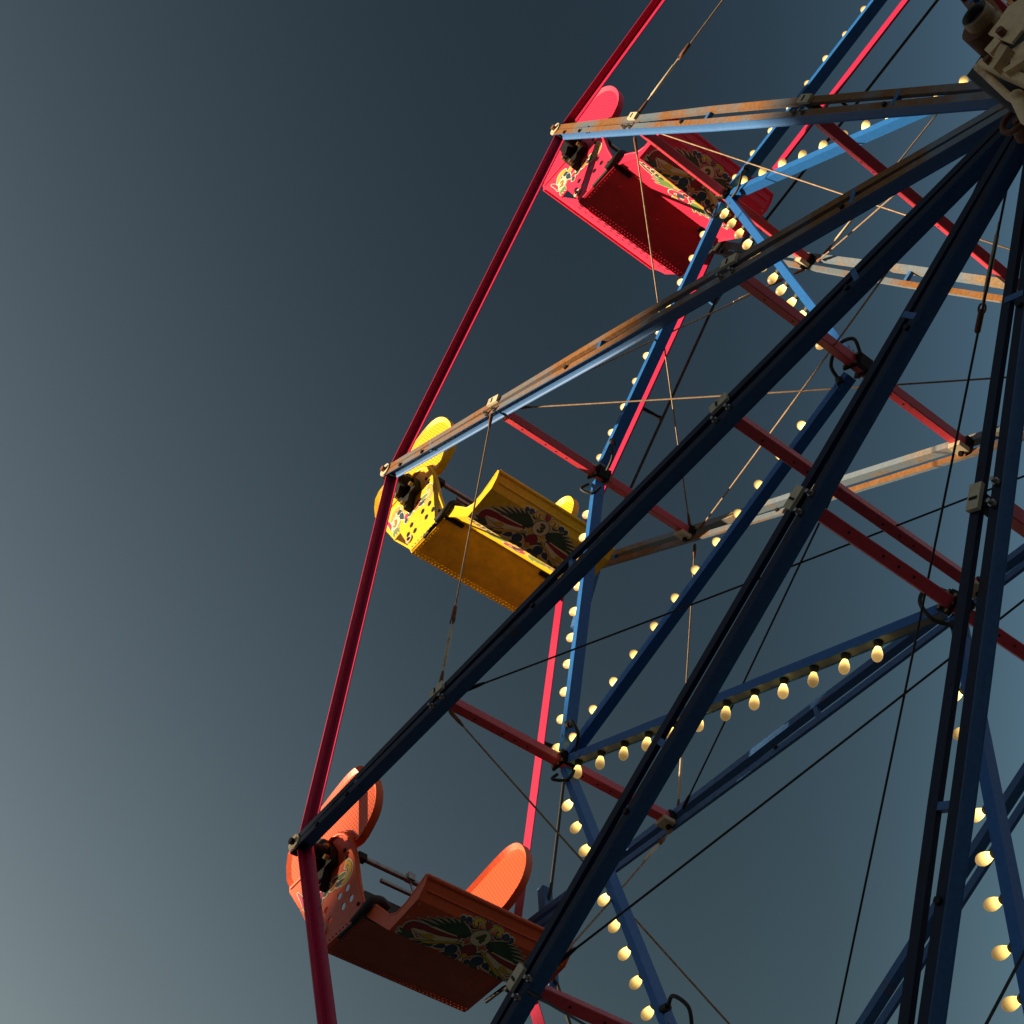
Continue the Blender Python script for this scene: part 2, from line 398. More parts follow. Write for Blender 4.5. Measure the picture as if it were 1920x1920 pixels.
def inside_view(p):
    q = Vector(p)+HUB-CAM; z = q.dot(fw)
    if z <= 0: return False
    f = 53.15/36*2
    return abs(q.dot(rx)/z*f) < 1.03 and abs(q.dot(dn)/z*f) < 1.03
hidden = MB(); hidden.glow = []
def light_bar(pa, pb, nrm, d0=.17, offs=0.0):
    root = sub('light_bar', wheel)
    d = (pb-pa).normalized(); a = pa+d*.075; c = pb-d*.075
    b = MB(); w, h = (.084, .040) if (pb-pa).length < 2.5 else (.070, .052)
    U = YA; V = nrm
    pr = [(-w/2, -h/2), (w/2, -h/2), (w/2, h/2), (w/2-.007, h/2), (w/2-.007, h/2-.004), (-w/2+.007, h/2-.004), (-w/2+.007, h/2), (-w/2, h/2)]
    b.sweep(a, c, pr, U, V, [0, 0, 0, 0, 1, 0, 0, 0])
    # seams of the sheet cover and end rivets
    for q in (.1, (c-a).length-.1):
        for uu in (-.02, .02): b.hexbolt(a+d*q+V*(-h/2)+U*uu, -V, .006, .004, 2)
        b.hexbolt(a+d*q-U*(w/2)+V*.01, -U, .007, .005, 2)
    b.build('channel', [M['blue'], M['galv'], M['steel']], root)
    L = (pb-pa).length; st = .2075; n = int((L-.13-(.38 if L > 2.5 else .17))/st)+1
    for k in range(n):
        p = pa+d*(.14+st*k)+nrm*(h/2-.004)
        if inside_view(p+nrm*.05):
            q = MB(); bulb_part(q, (0, 0, 0), (nrm+Vector((random.gauss(0, .03), random.gauss(0, .03), random.gauss(0, .03)))).normalized())
            q.build('light_bulb', [M['bulb'], M['rubber']], root, p)
        else: bulb_part(hidden, p, nrm)
def mid(i, r): return rad(i)*r
for i in range(-2, 10):
    a, c = mid(i, RO), mid(i+1, RO)
    n = (rad(i)+rad(i+1)).normalized()
    light_bar(a, c, n)
    if i % 2 != 0:
        for j in (i-1, i+1):
            e = mid(j, RI); d = (e-a).normalized(); n = Vector((d.z, 0, -d.x))
            if n.dot(mid(j, RO)-(a+e)/2) < 0: n = -n
            light_bar(a, e, n)
ho = hidden.build('light_bulb', [M['bulb'], M['rubber']], wheel); ho['kind'] = 'stuff'

# junction hardware on the cross bars where the light bars meet, with plug leads
def loop(pts, r=.011):
    out = []; n = len(pts)
    P = [Vector(p) for p in pts]
    for k in range(n-1):
        p0, p1_, p2_, p3 = P[max(k-1, 0)], P[k], P[k+1], P[min(k+2, n-1)]
        for q in range(8):
            t = q/8
            out.append(.5*((2*p1_)+(-p0+p2_)*t+(2*p0-5*p1_+4*p2_-p3)*t*t+(-p0+3*p1_-3*p2_+p3)*t**3))
    out.append(P[-1]); return out
for i in range(-2, 10):
    for rr, typ in ((RO, 0), (RI, 1)):
        if typ == 1 and i % 2 != 0: continue
        r_, t_ = rad(i), tan(i); c = r_*rr
        root = sub('junction', wheel)
        b = MB()
        for s in (-1, 1): b.box(c+YA*(s*.046), .115, .016, .085, 0, r_, YA, t_)
        b.box(c-r_*.045, .04, .088, .07, 0, r_, YA, t_)
        for k, (dr, dt) in enumerate(((.04, .028), (-.04, .026), (.042, -.03), (-.04, -.03), (.0, -.032))):
            b.hexbolt(c+r_*dr+t_*dt-YA*.052, -YA, .010, .014, 1)
            b.hexbolt(c+r_*dr+t_*dt+YA*.052, YA, .010, .014, 1)
        b.build('bracket', [M['black'], M['brass']], root)
        w = MB()
        if typ == 0:
            w.tube(loop([c+t_*.20-r_*.12-YA*.04, c+t_*.15-r_*.19-YA*.09, c+t_*.05-r_*.20-YA*.06, c-t_*.02-r_*.13-YA*.03]), .010)
            w.tube([c+t_*.20-r_*.12-YA*.04, c+t_*.235-r_*.085-YA*.035], .021, 12)
            w.build('plug_lead', M['rubber'], root); w = MB()
            w.tube(loop([c-t_*.10+r_*.02-YA*.05, c-t_*.17+r_*.01-YA*.10, c-t_*.20-r_*.06-YA*.05, c-t_*.14-r_*.10-YA*.02]), .010)
        else:
            w.tube(loop([c+t_*.05-r_*.04-YA*.04, c+t_*.12-r_*.02-YA*.09, c+t_*.09+r_*.06-YA*.12, c-t_*.02+r_*.11-YA*.10, c-t_*.09+r_*.09-YA*.04]), .011)
            w.tube([c-t_*.09+r_*.09-YA*.04, c-t_*.125+r_*.07-YA*.035], .022, 12)
        w.build('plug_lead', M['rubber'], root)

# guy wires with turnbuckles
def guy(a, c, lite=True, tb=None, eye=True):
    a = Vector(a); c = Vector(c); d = (c-a).normalized(); L = (c-a).length
    root = sub('guy_wire', wheel)
    b = MB(); b.tube([a+d*(L*q/8)-Vector((0, 0, .0035*L*4*(q/8)*(1-q/8))) for q in range(9)], .0058, 7)
    b.build('wire', M['wire'] if lite else M['darkwire'], root)  # wires on unlit spokes take the dark copy: shade put into the colour
    if tb is not None:
        t = MB(); p = a+d*tb
        t.tube([p, p+d*.05, p+d*.055, p+d*.30, p+d*.305, p+d*.36], [.007, .007, .0105, .0105, .007, .007], 8)
        t.tube([p-d*.13, p-d*.12, p-d*.03, p-d*.02], [.007, .014, .014, .007], 8, 1)
        U = d.cross(YA).normalized()
        t.tube([p-d*.02+(d*math.cos(q*PI/6)+U*math.sin(q*PI/6))*.024 for q in range(13)], .005, 6, 1)
        t.build('turnbuckle', [M['cream'], M['rust']], root)
    for e, dd in ((a, d), (c, -d)):
        f = MB(); f.tube([e-dd*.02, e, e+dd*.07, e+dd*.11], [.006, .013, .011, .007], 8)
        f.build('end_fitting', M['rust'] if lite else M['black'], root)  # fittings follow the same sunlit and shaded colours
for i in range(-2, 10):
    lit = i >= 2 and i < 8
    t_ = tan(i)
    for s in (-1, 1):
        o = node(i, RO, s); h = rad(i)*.22-YA*(s*1.06)
        off = -rad(i)*.14 + YA*(-s*.06)
        guy(o+off, h, lit, tb=(h-(o+off)).length-.75)
    j = i-1
    if i % 2 == 0:
        guy(node(i, RO, -1)-t_*.07-YA*.03, node(j, RO, -1)+tan(j)*.08-YA*.03, lit, tb=1.72)
        guy(node(i, RO, 1)-t_*.07+YA*.03, node(j, RO, 1)+tan(j)*.08+YA*.03, lit, tb=1.72)
    else:
        for s in (-1, 1):
            guy(node(i, RO, s)-t_*.08-YA*(s*.05), node(j, RO, -s)+tan(j)*.035+YA*(s*.05), lit or i == 1, tb=None if s == -1 else .35)

# drive rope round the far rim on curved shoes
rope = MB(); yy = YR+.17; rr = R-.10
for i in range(-2, 10):
    p, q = rad(i)*rr+YA*yy, rad(i+1)*rr+YA*yy
    d = (q-p).normalized()
    rope.tube([p+d*.38, q-d*.38], .012, 8)
    rope.tube([p+d*.38-rad(i)*.0, p+rad(i)*.10, p+(rad(i-1)-rad(i)).normalized()*.38], .012, 8)
rope.build('drive_rope', M['darkwire'], wheel)
for i in range(-2, 10):
    b = MB(); c = rad(i)*(rr-.01)+YA*yy; t_ = tan(i)
    b.bar(c-t_*.42-rad(i)*.03, c+t_*.42-rad(i)*.03, .085, .07, rad(i), 0, .006)
    b.build('rope_shoe', M['railblue'], wheel)
    k = MB(); k.bar(rad(i)*(R-.1)+YA*(YR+.03), c, .05, .07, rad(i)); k.build('shoe_arm', M['black'], wheel)
    n = (rad(i)+rad(i+1)).normalized(); md = (rad(i)+rad(i+1))*.5
    k = MB(); k.bar(md*R+YA*YR, md*(R-.04)+YA*(yy+.01), .024, .024, n); k.hexbolt(md*(R-.04)+YA*(yy), YA, .022, .03); k.build('rope_guide', M['black'], wheel)

# hub
for s in (-1, 1):
    hroot = sub('hub', wheel)
    b = MB(); b.lathe(YA*(s*.93), YA*s, [(0, .15), (.012, .16), (.03, .16), (.035, .12), (.17, .12), (.175, .16), (.20, .16), (.21, .14)], 36, 0)
    for q in range(12):
        a = q*PI/6; b.hexbolt(Vector((math.cos(a)*.12, s*1.135, math.sin(a)*.12)), YA*s, .014, .03, 1)
    b.build('flange', [M['black'], M['rust']], hroot)
ax = MB(); ax.tube([YA*-1.5, YA*1.5], .085, 20); ax.build('axle', M['rust'], wheel)

# ------------------------------------------------------------------ seats
KF = .13
def ypan(z): return .533+KF*(z+.565)
def pan(x, z, s, off=0.0): return Vector((x, s*(ypan(z)+off), z))
def smooth_closed(P, n=5):
    out = []; N = len(P)
    for k in range(N):
        p0, p1_, p2_, p3 = [Vector((*P[(k+j) % N], 0)) for j in (-1, 0, 1, 2)]
        for q in range(n):
            t = q/n; v = .5*((2*p1_)+(-p0+p2_)*t+(2*p0-5*p1_+4*p2_-p3)*t*t+(-p0+3*p1_-3*p2_+p3)*t**3)
            out.append((v.x, v.y))
    return out
def fill_holes(outer, holes):
    """2D outline with holes -> verts, tris"""
    bm = bmesh.new(); edges = []
    for lp in [outer]+holes:
        vs = [bm.verts.new((x, z, 0)) for x, z in lp]
        for a in range(len(vs)): edges.append(bm.edges.new((vs[a], vs[(a+1) % len(vs)])))
    bmesh.ops.triangle_fill(bm, use_beauty=True, use_dissolve=False, edges=edges)
    bm.verts.index_update()
    V = [(v.co.x, v.co.y) for v in bm.verts]; F = [[v.index for v in f.verts] for f in bm.faces]
    bm.free(); return V, F
def circ(x, y, r, n=14, sx=1): return [(x+math.cos(2*PI*k/n)*r*sx, y+math.sin(2*PI*k/n)*r) for k in range(n)]

# --- flat painted ornament: shapes in (u, v), each with white halo, black line and colour
def leaf(p, q, w, grow=0.0, n=7, fat=.62):
    p = Vector(p); q = Vector(q); d = (q-p); L = d.length; d /= L; nn = Vector((-d.y, d.x)); A = []; B = []
    for k in range(n+1):
        t = k/n; ww = w*math.sin(PI*min(1, t**fat))**.8*.5+grow if 0 < k < n else grow*.8
        c = p+d*(L*t+(-grow if k == 0 else grow if k == n else 0)); A.append(c+nn*ww); B.append(c-nn*ww)
    return [tuple(v) for v in A]+[tuple(v) for v in reversed(B)]
def ribbon(pts, ws, grow=0.0):
    P = [Vector((*p, 0)) for p in pts]; q = loop(P); n = len(q); A = []; B = []
    for k, c in enumerate(q):
        t = (q[min(k+1, n-1)]-q[max(k-1, 0)]).normalized(); nn = Vector((-t.y, t.x))
        f = k/(n-1)*(len(ws)-1); i0 = min(int(f), len(ws)-2); w = ws[i0]+(ws[i0+1]-ws[i0])*(f-i0)
        e = -t*grow if k == 0 else t*grow if k == n-1 else Vector((0, 0, 0))
        c2 = Vector((c.x+e.x, c.y+e.y)); A.append(c2+nn*(w*.5+grow)); B.append(c2-nn*(w*.5+grow))
    return [[tuple(A[k]), tuple(A[k+1]), tuple(B[k+1]), tuple(B[k])] for k in range(n-1)]
DK = list(DEC.keys())
class Decal:
    def __init__(s, mapf): s.b = MB(); s.map = mapf; s.lv = 0
    def put(s, poly, col, h): s.b.add([s.map(u, v, h) for u, v in poly], [tuple(range(len(poly)))], DK.index(col))
    def shape(s, fn, col, halo=.013, line=.0035):
        s.lv += 1; e = s.lv*.00001
        for gr, c, h in ((halo, 'white', .0012), (line, 'black', .0018), (0, col, .0024)):
            r = fn(gr)
            for pl in (r if isinstance(r[0], list) else [r]): s.put(pl, c, h+e)
    def plain(s, poly, col, h=.0030): s.put(poly, col, h)
    def circle(s, u, v, r, col, halo=.010, line=.0035): s.shape(lambda gr: circ(u, v, r+gr, 18), col, halo, line)
    def digit(s, ch, u, v, size, ang=0, col='olive', shadow='black'):
        cu = bpy.data.curves.new('t', 'FONT'); cu.body = ch; cu.size = size; cu.align_x = 'CENTER'; cu.align_y = 'CENTER'; cu.offset = size*.03; cu.resolution_u = 4
        o = bpy.data.objects.new('t', cu); COL.objects.link(o)
        me = bpy.data.meshes.new_from_object(o.evaluated_get(bpy.context.evaluated_depsgraph_get()))
        for dx, dy, c, h in ((.006, -.006, shadow, .0034), (0, 0, col, .0040)):
            ca, sa = math.cos(ang), math.sin(ang)
            vs = []
            for q in me.vertices:
                x, y = q.co.x*1.15+dx, q.co.y+dy; vs.append(s.map(u+x*ca-y*sa, v+x*sa+y*ca, h))
            s.b.add(vs, [tuple(p.vertices) for p in me.polygons], DK.index(c))
        bpy.data.objects.remove(o); bpy.data.curves.remove(cu); bpy.data.meshes.remove(me)
    def build(s, name, parent): return s.b.build(name, list(DEC.values()), parent)

FB = [(.28, -.570), (.51, -.840), (.78, -.800), (.865, -.700)]      # foot board profile, from the floor edge to the lip
def along(a, b):
    d = Vector((b[0]-a[0], b[1]-a[1])); L = d.length; d /= L; return d, Vector((d.y, -d.x)), L
def map_upper(cu):
    d, n, L = along(FB[1], FB[2]); d2, n2, L2 = along(FB[2], FB[3])
    def f(u, v, h):
        if v > L:
            w = v-L; return Vector((FB[2][0]+d2.x*w+n2.x*h, u+cu, FB[2][1]+d2.y*w+n2.y*h))
        v = max(v, .002)
        return Vector((FB[1][0]+d.x*v+n.x*h, u+cu, FB[1][1]+d.y*v+n.y*h))
    return f
def map_strip(cu):
    d, n, L = along(FB[0], FB[1])
    def f(u, v, h):
        w = min(L-.002, L+v); return Vector((FB[0][0]+d.x*w+n.x*h, u+cu, FB[0][1]+d.y*w+n.y*h))
    return f
def upper_decal(parent, digit):
    D_ = Decal(map_upper(-.045)); S = D_.shape
    for s in (-1, 1):
        # fan of dark feathers
        S(lambda gr: leaf((s*.10, .135), (s*.425, .085), .105, gr, 9), 'cream', .010)
        for k in range(6):
            S(lambda gr: leaf((s*(.075-.004*k), .165+.007*k), (s*(.405-.044*k), (.160, .194, .222, .244, .260, .268)[k]), .019, gr, 7, 1.0), 'green', .0075, .0028)
        # big burgundy swirl with yellow eye
        S(lambda gr: ribbon([(s*.10, .15), (s*.22, .125), (s*.34, .115), (s*.405, .10), (s*.415, .06), (s*.375, .035)], [.010, .036, .046, .050, .042, .024], gr), 'red')
        S(lambda gr: ribbon([(s*.15, .108), (s*.24, .092), (s*.33, .088), (s*.365, .070)], [.006, .014, .016, .010], gr), 'cream', .005, .003)
        S(lambda gr: ribbon([(s*.03, .075), (s*.06, .100), (s*.095, .108), (s*.12, .095)], [.008, .014, .014, .006], gr), 'green', .006, .003)
        S(lambda gr: leaf((s*.235, .085), (s*.325, .060), .042, gr), 'yellow')
        S(lambda gr: ribbon([(s*.07, .125), (s*.16, .085), (s*.25, .035), (s*.33, .012)], [.01, .020, .022, .010], gr), 'yellow')
        S(lambda gr: leaf((s*.21, .030), (s*.27, .006), .020, gr), 'green', .007)
        S(lambda gr: leaf((s*.275, .018), (s*.33, .003), .016, gr), 'navy', .007)
        S(lambda gr: leaf((s*.34, .022), (s*.455, .045), .030, gr), 'green')
        S(lambda gr: leaf((s*.36, .008), (s*.445, .012), .02, gr), 'green')
        # berries and leaves below
        D_.circle(s*.095, .055, .036, 'navy'); D_.circle(s*.045, .020, .017, 'navy')
        S(lambda gr: leaf((s*.14, .060), (s*.20, .025), .034, gr), 'navy')
        S(lambda gr: leaf((s*.055, .028), (s*.13, .006), .028, gr), 'green')
        # dots and antennae above
        D_.circle(s*.088, .275, .026, 'navy'); D_.circle(s*.136, .285, .019, 'navy'); D_.circle(s*.176, .282, .014, 'navy')
        S(lambda gr: ribbon([(s*.02, .285), (s*.055, .315), (s*.09, .300), (s*.075, .272)], [.010, .020, .024, .020], gr), 'yellow', .008)
    for a in (-.5, 0, .5):
        S(lambda gr: leaf((0, .282), (math.sin(a)*.045, .282+math.cos(a)*.05), .020, gr), 'red', .006)
    D_.circle(0, .100, .045, 'red'); D_.circle(0, .052, .018, 'yellow', .006)
    S(lambda gr: leaf((0, .004), (0, .036), .024, gr), 'white', .004)
    D_.circle(0, .212, .062, 'cream', .008, .005)
    D_.lv += 60
    D_.digit(digit, 0, .212, .095, .12)
    return D_.build('floral_decal', parent)
def strip_decal(parent):
    D_ = Decal(map_strip(-.045)); S = D_.shape
    for s in (-1, 1):
        for k in range(4):
            a = math.radians(8+17*k)
            S(lambda gr: leaf((s*.10, -.06), (s*(.10+.20*math.cos(a)), -.06-.15*math.sin(a)), .034, gr), 'leaf', .009, .003)
        S(lambda gr: ribbon([(s*.02, -.06), (s*.07, -.12), (s*.05, -.175), (s*.01, -.15)], [.02, .035, .03, .015], gr), 'pink')
        S(lambda gr: ribbon([(s*.08, -.02), (s*.20, -.025), (s*.34, -.02)], [.03, .034, .01], gr), 'yellow')
        for k in range(5): D_.circle(s*(.23+.048*k), -.055+.004*k, .017-.0012*k, 'navy', .009)
        S(lambda gr: ribbon([(s*.30, -.10), (s*.38, -.085), (s*.45, -.06)], [.012, .018, .006], gr), 'red')
    S(lambda gr: [(-.04-gr, -.10), (0, -.055+gr), (.04+gr, -.10), (0, -.15-gr)], 'navy')
    D_.circle(0, -.03, .022, 'red'); S(lambda gr: leaf((0, -.16), (0, -.215), .03, gr), 'yellow')
    return D_.build('floral_decal', parent)
def side_decal(parent, s, digit):
    def f(u, v, h):
        # u forward along the panel, v up; drawn on a gentle diagonal
        x = u; z = -.125+v
        return pan(x, z, s, .004+h)
    D_ = Decal(f); S = D_.shape
    D_.circle(-.290, -.01, .060, 'cream', .010, .004)
    for k in range(4): S(lambda gr: leaf((-.35, .03-.02*k), (-.40+.022*k, .115-.03*k), .02, gr), 'pink', .008, .003)
    S(lambda gr: ribbon([(-.33, .05), (-.29, .11), (-.23, .10), (-.25, .065)], [.02, .035, .03, .02], gr), 'yellow')
    S(lambda gr: leaf((-.25, .07), (-.20, .045), .04, gr), 'navy'); S(lambda gr: leaf((-.22, .03), (-.19, -.05), .045, gr), 'navy')
    for k in range(3): S(lambda gr: leaf((-.315+.02*k, -.075), (-.325+.03*k, -.125), .02, gr), 'leaf', .008, .003)
    S(lambda gr: leaf((-.19, .03), (-.14, .09), .035, gr), 'yellow')
    D_.circle(-.155, -.055, .022, 'pink'); D_.circle(-.165, -.095, .018, 'navy')
    S(lambda gr: leaf((-.13, -.075), (-.06, -.055), .03, gr), 'green'); S(lambda gr: leaf((-.12, -.03), (-.05, -.04), .026, gr), 'pink')
    S(lambda gr: leaf((-.06, -.075), (.02, -.065), .03, gr), 'orange'); S(lambda gr: leaf((-.03, -.035), (.04, -.045), .026, gr), 'red')
    S(lambda gr: leaf((.0, -.085), (.10, -.09), .026, gr), 'navy'); S(lambda gr: leaf((.03, -.05), (.11, -.055), .028, gr), 'leaf')
    S(lambda gr: ribbon([(.06, -.105), (.13, -.095), (.165, -.05), (.14, .005), (.115, -.02)], [.018, .026, .03, .024, .014], gr), 'yellow')
    D_.lv += 40
    D_.digit(digit, -.290, -.01, .085, -.45 if s < 0 else .45, 'orange', 'olive')
    return D_.build('number_decal', parent)

PANEL = [(-.155, -.565), (.275, -.555), (.268, -.49), (.250, -.34), (.243, -.16), (.230, -.06), (.205, .03), (.155, .105), (.085, .152), (.02, .166), (-.05, .155),
         (-.12, .125), (-.25, .105), (-.40, .10), (-.485, .095), (-.492, .06), (-.43, -.06), (-.375, -.16), (-.325, -.285), (-.25, -.272), (-.185, -.46), (-.175, -.50)]
EAR = [(-.497, .095), (-.500, .36), (-.30, .425), (-.10, .47), (.05, .503), (.20, .525), (.30, .512), (.375, .465), (.435, .38), (.468, .27), (.465, .18), (.43, .10),
       (.365, .045), (.24, -.01), (.08, .02), (-.2, .05)]
HOLES = [(.112, -.288), (.139, -.38), (.027, -.295), (.056, -.385), (-.114, -.312), (-.086, -.4), (-.165, -.37)]
def seat(i, gang, col, dark, digit, label):
    root = empty('gondola', HUB+rad(i)*R, label, 'gondola', 'gondolas hanging on the wheel rim', gang)
    P = worn(label.split()[0]+' gondola paint', col, tuple(c*.35+.02 for c in col), .68, .75, 9, .5)
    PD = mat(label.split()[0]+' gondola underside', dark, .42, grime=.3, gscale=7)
    PP = perforated(label.split()[0]+' perforated sheet', col)
    for s in (-1, 1):
        # side panel with its real round holes
        outer = PANEL; hl = [circ(x, z, .024, 14) for x, z in HOLES]
        V, F = fill_holes(outer, hl)
        b = MB(); b.add([pan(x, z, s, .003) for x, z in V], F); b.add([pan(x, z, s, -.004) for x, z in V], F)
        for lp in [outer]+hl:
            n = len(lp); b.add([pan(x, z, s, .003) for x, z in lp]+[pan(x, z, s, -.004) for x, z in lp], [(k, (k+1) % n, n+(k+1) % n, n+k) for k in range(n)])
        # rolled rib along front edge and arch, and small studs
        fr = [(.262, -.50), (.238, -.34), (.226, -.16), (.213, -.06), (.188, .02), (.14, .088), (.08, .13), (.02, .143), (-.05, .132), (-.115, .10), (-.15, .05)]
        b.tube([pan(x, z, s, .008) for x, z in fr], .013, 8)
        b.tube([pan(x, z, s, .006) for x, z in [(-.16, .085), (-.30, .075), (-.47, .07)]], .010, 8)
        b.tube([pan(x, z, s, .006) for x, z in [(-.155, -.553), (.27, -.543)]], .008, 8)
        pn = b.build('side_panel', P, root)
        st = MB()
        for x, z in [(.12, -.02), (.13, -.08), (.205, -.462)]: st.hexbolt(pan(x, z, s, .003), YA*s, .013, .008)
        for k in range(12): st.hexbolt(pan(-.14+.036*k, -.525, s, .003), YA*s, .005, .004)
        st.disc(pan(-.162, -.43, s, .003), YA*s, .036, .008, 18, 1); st.disc(pan(-.162, -.43, s, .011), YA*s, .015, .008, 12, 0)
        st.build('studs', [M['black'], M['cream']], pn)
        side_decal(pn, s, digit)
        # rounded perforated shield
        E = smooth_closed(EAR, 3); b = MB(); n = len(E); cx, cz = 0.0, .25
        inner = [(cx+(x-cx)*.93, cz+(z-cz)*.90) for x, z in E]
        b.add([pan(x, z, s, -.022) for x, z in inner], [tuple(range(n))], 1); b.add([pan(x, z, s, -.030) for x, z in inner], [tuple(range(n))], 1)
        rs = [[pan(x, z, s, -.022) for x, z in inner], [pan(x, z, s, -.006) for x, z in E], [pan(x, z, s, -.062) for x, z in E], [pan(x, z, s, -.030) for x, z in inner]]
        vs = [v for r_ in rs for v in r_]; fs = []
        for j in range(3):
            for k in range(n): fs.append((j*n+k, j*n+(k+1) % n, (j+1)*n+(k+1) % n, (j+1)*n+k))
        b.add(vs, fs, 0)
        sh = b.build('side_shield', [P, PP], root)
        bt = MB()
        for k in range(7): bt.hexbolt(pan(.03+.022*k-.05, .19-.0022*k*k, s, -.02), YA*s, .006, .006)
        bt.build('bolt_row', M['rust'], sh)
        # black pivot hanger from the rim to the panel
        h = MB()
        y0, y1 = s*(YR-.055), s*(ypan(0)+.01)
        h.tube([(-.01, y0, .01), (-.02, y1, .02)], [.035, .06], 16)
        pl = [(-.17, .14), (-.10, .19), (.0, .12), (.05, .02), (.05, -.08), (-.02, -.085), (-.075, -.18), (-.11, -.19), (-.105, -.12), (-.16, -.05), (-.18, .05)]
        h.slab([pan(x, z, s, .006) for x, z in pl], (0, s*.06, 0))
        h.slab([pan(x*.55-.04, z*.55+.03, s, .066) for x, z in pl], (0, s*.06, 0))
        for x, z in [(-.14, .11), (.03, -.05), (-.09, -.15), (.035, .03), (-.15, -.02)]: h.hexbolt(pan(x, z, s, .07), YA*s, .017, .03, 1)
        h.build('hanger', [M['black'], M['brass']], root)
    # floor pan, seen from below
    w = .531
    b = MB()
    b.slab([(-.165, -w, -.570), (.28, -w, -.570), (.28, w, -.570), (-.165, w, -.570)], (0, 0, .012))
    n = 34
    for k in range(n):
        y = -w+.03+(2*w-.06)*k/(n-1)
        b.hexbolt((-.145, y, -.570), (0, 0, -1), .006, .006, 1)
        b.hexbolt((-.122, y+.012, -.570), (0, 0, -1), .006, .006, 1)
    for k in range(14):
        b.hexbolt((-.13+.03*k, -w+.022, -.570), (0, 0, -1), .006, .006, 1)
    for _ in range(9): b.hexbolt((random.uniform(-.1, .24), random.uniform(-.4, .45), -.570), (0, 0, -1), .007, .003, 1)
    for y in (-.44, .44): b.box((.262, y-.02, -.578), .03, .16, .016, 2)
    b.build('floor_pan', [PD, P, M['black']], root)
    # reclined back
    bk = [(-.168, -.566), (-.190, -.49), (-.335, -.275), (-.49, .07)]
    b = MB()
    for (xa, za), (xb, zb) in zip(bk[:-1], bk[1:]):
        wa, wb = ypan(za)-.008, ypan(zb)-.008
        b.slab([(xa, -wa, za), (xa, wa, za), (xb, wb, zb), (xb, -wb, zb)], (.012, 0, .006))
    b.tube([(-.497, -.60, .075), (-.497, .60, .075)], .018, 8)
    d_ = Vector((-.145, 0, .215)).normalized(); nn = Vector((-.215, 0, -.145)).normalized()
    for k in range(15):
        y = -.46+.92*k/14; c = Vector((-.190, y, -.49))+d_*.06
        b.add([c+nn*.002+YA*(math.cos(q*PI/6)*.021)+d_*(math.sin(q*PI/6)*.017) for q in range(12)], [tuple(range(12))], 1)
        b.add([c+nn*.002+d_*.09+YA*(.03+math.cos(q*PI/6)*.016)+d_*(math.sin(q*PI/6)*.010) for q in range(12)], [tuple(range(12))], 1)
    for y in (-.36, .30): b.box(Vector((-.195, y, -.47))+nn*.012, .05, .10, .02, 0, d_, YA, nn)
    b.build('seat_back', [P, M['black']], root)
    # bench inside
    b = MB(); b.box((.0, 0, -.36), .36, .98, .09, 0); b.build('cushion', M['cushion'], root)
    # foot board: riser strip, board, rolled lip
    b = MB()
    for k in range(3):
        (xa, za), (xb, zb) = FB[k], FB[k+1]
        d, nn2, L = along(FB[k], FB[k+1]); up = (-nn2.x*.010, 0, -nn2.y*.010)
        b.slab([(xa, -w, za), (xb, -w, zb), (xb, w, zb), (xa, w, za)], up, 0 if k != 1 else 0)
    b.tube([(.868, -w, -.692), (.868, w, -.692)], .016, 10)
    b.tube([(.825, -w+.03, -.752), (.825, w-.03, -.752)], .006, 8)
    for y in (-w+.022, w-.022):
        for v in (.08, .5, .92): b.hexbolt((.51+.27*v, y, -.84+.04*v), (0.15, 0, -1), .006, .004, 1)
    fbo = b.build('foot_board', [P, M['cream']], root)
    upper_decal(fbo, digit); strip_decal(fbo)
    side = [(.28, -.60), (.285, -.572), (.37, -.575), (.44, -.655), (.50, -.732), (.58, -.768), (.68, -.752), (.78, -.715), (.865, -.68), (.875, -.695), (.843, -.75), (.785, -.802), (.69, -.8165), (.6, -.830), (.51, -.843)]
    for s in (-1, 1):
        b = MB(); b.slab([(x, s*(w+.001), z) for x, z in side], (0, s*.008, 0))
        up = [(.37, -.575), (.44, -.655), (.50, -.732), (.58, -.768), (.68, -.752), (.78, -.715), (.865, -.68)]
        b.tube([(x, s*(w+.004), z) for x, z in up], .009, 8)
        b.build('foot_side', P, root)
        # black rubber bumper where the foot well meets the panel
        k = MB(); k.tube(loop([(.20, s*.575, -.60), (.29, s*.570, -.575), (.345, s*.55, -.53), (.345, s*.49, -.50), (.32, s*.42, -.50)]), .027, 10)
        k.tube([(.02, s*.555, -.588), (.20, s*.560, -.590)], .014, 8)
        k.build('bumper', M['rubber'], root)
    # lap bar
    b = MB()
    b.bar((.20, -.56, -.10), (.20, .56, -.10), .030, .030, (0, 0, 1), 0, .004)
    b.bar((.245, -.42, -.25), (.245, .42, -.25), .024, .024, (0, 0, 1), 0, .003)
    for y in (-.17, .26): b.bar((.20, y, -.10), (.25, y, -.25), .012, .012, (0, 1, 0)); b.box((.205, y, -.085), .05, .05, .05, 0)
    for y in (-.54, .54): b.box((.20, y, -.10), .05, .06, .045, 1)
    b.build('lap_bar', [M['steel'], M['black']], root)
    return root
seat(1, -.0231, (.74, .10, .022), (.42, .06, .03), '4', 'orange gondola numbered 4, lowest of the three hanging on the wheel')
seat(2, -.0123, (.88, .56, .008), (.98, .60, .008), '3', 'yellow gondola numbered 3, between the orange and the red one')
seat(3, .0511, (.78, .026, .085), (.45, .012, .03), '2', 'red gondola numbered 2, highest of the three hanging on the wheel')

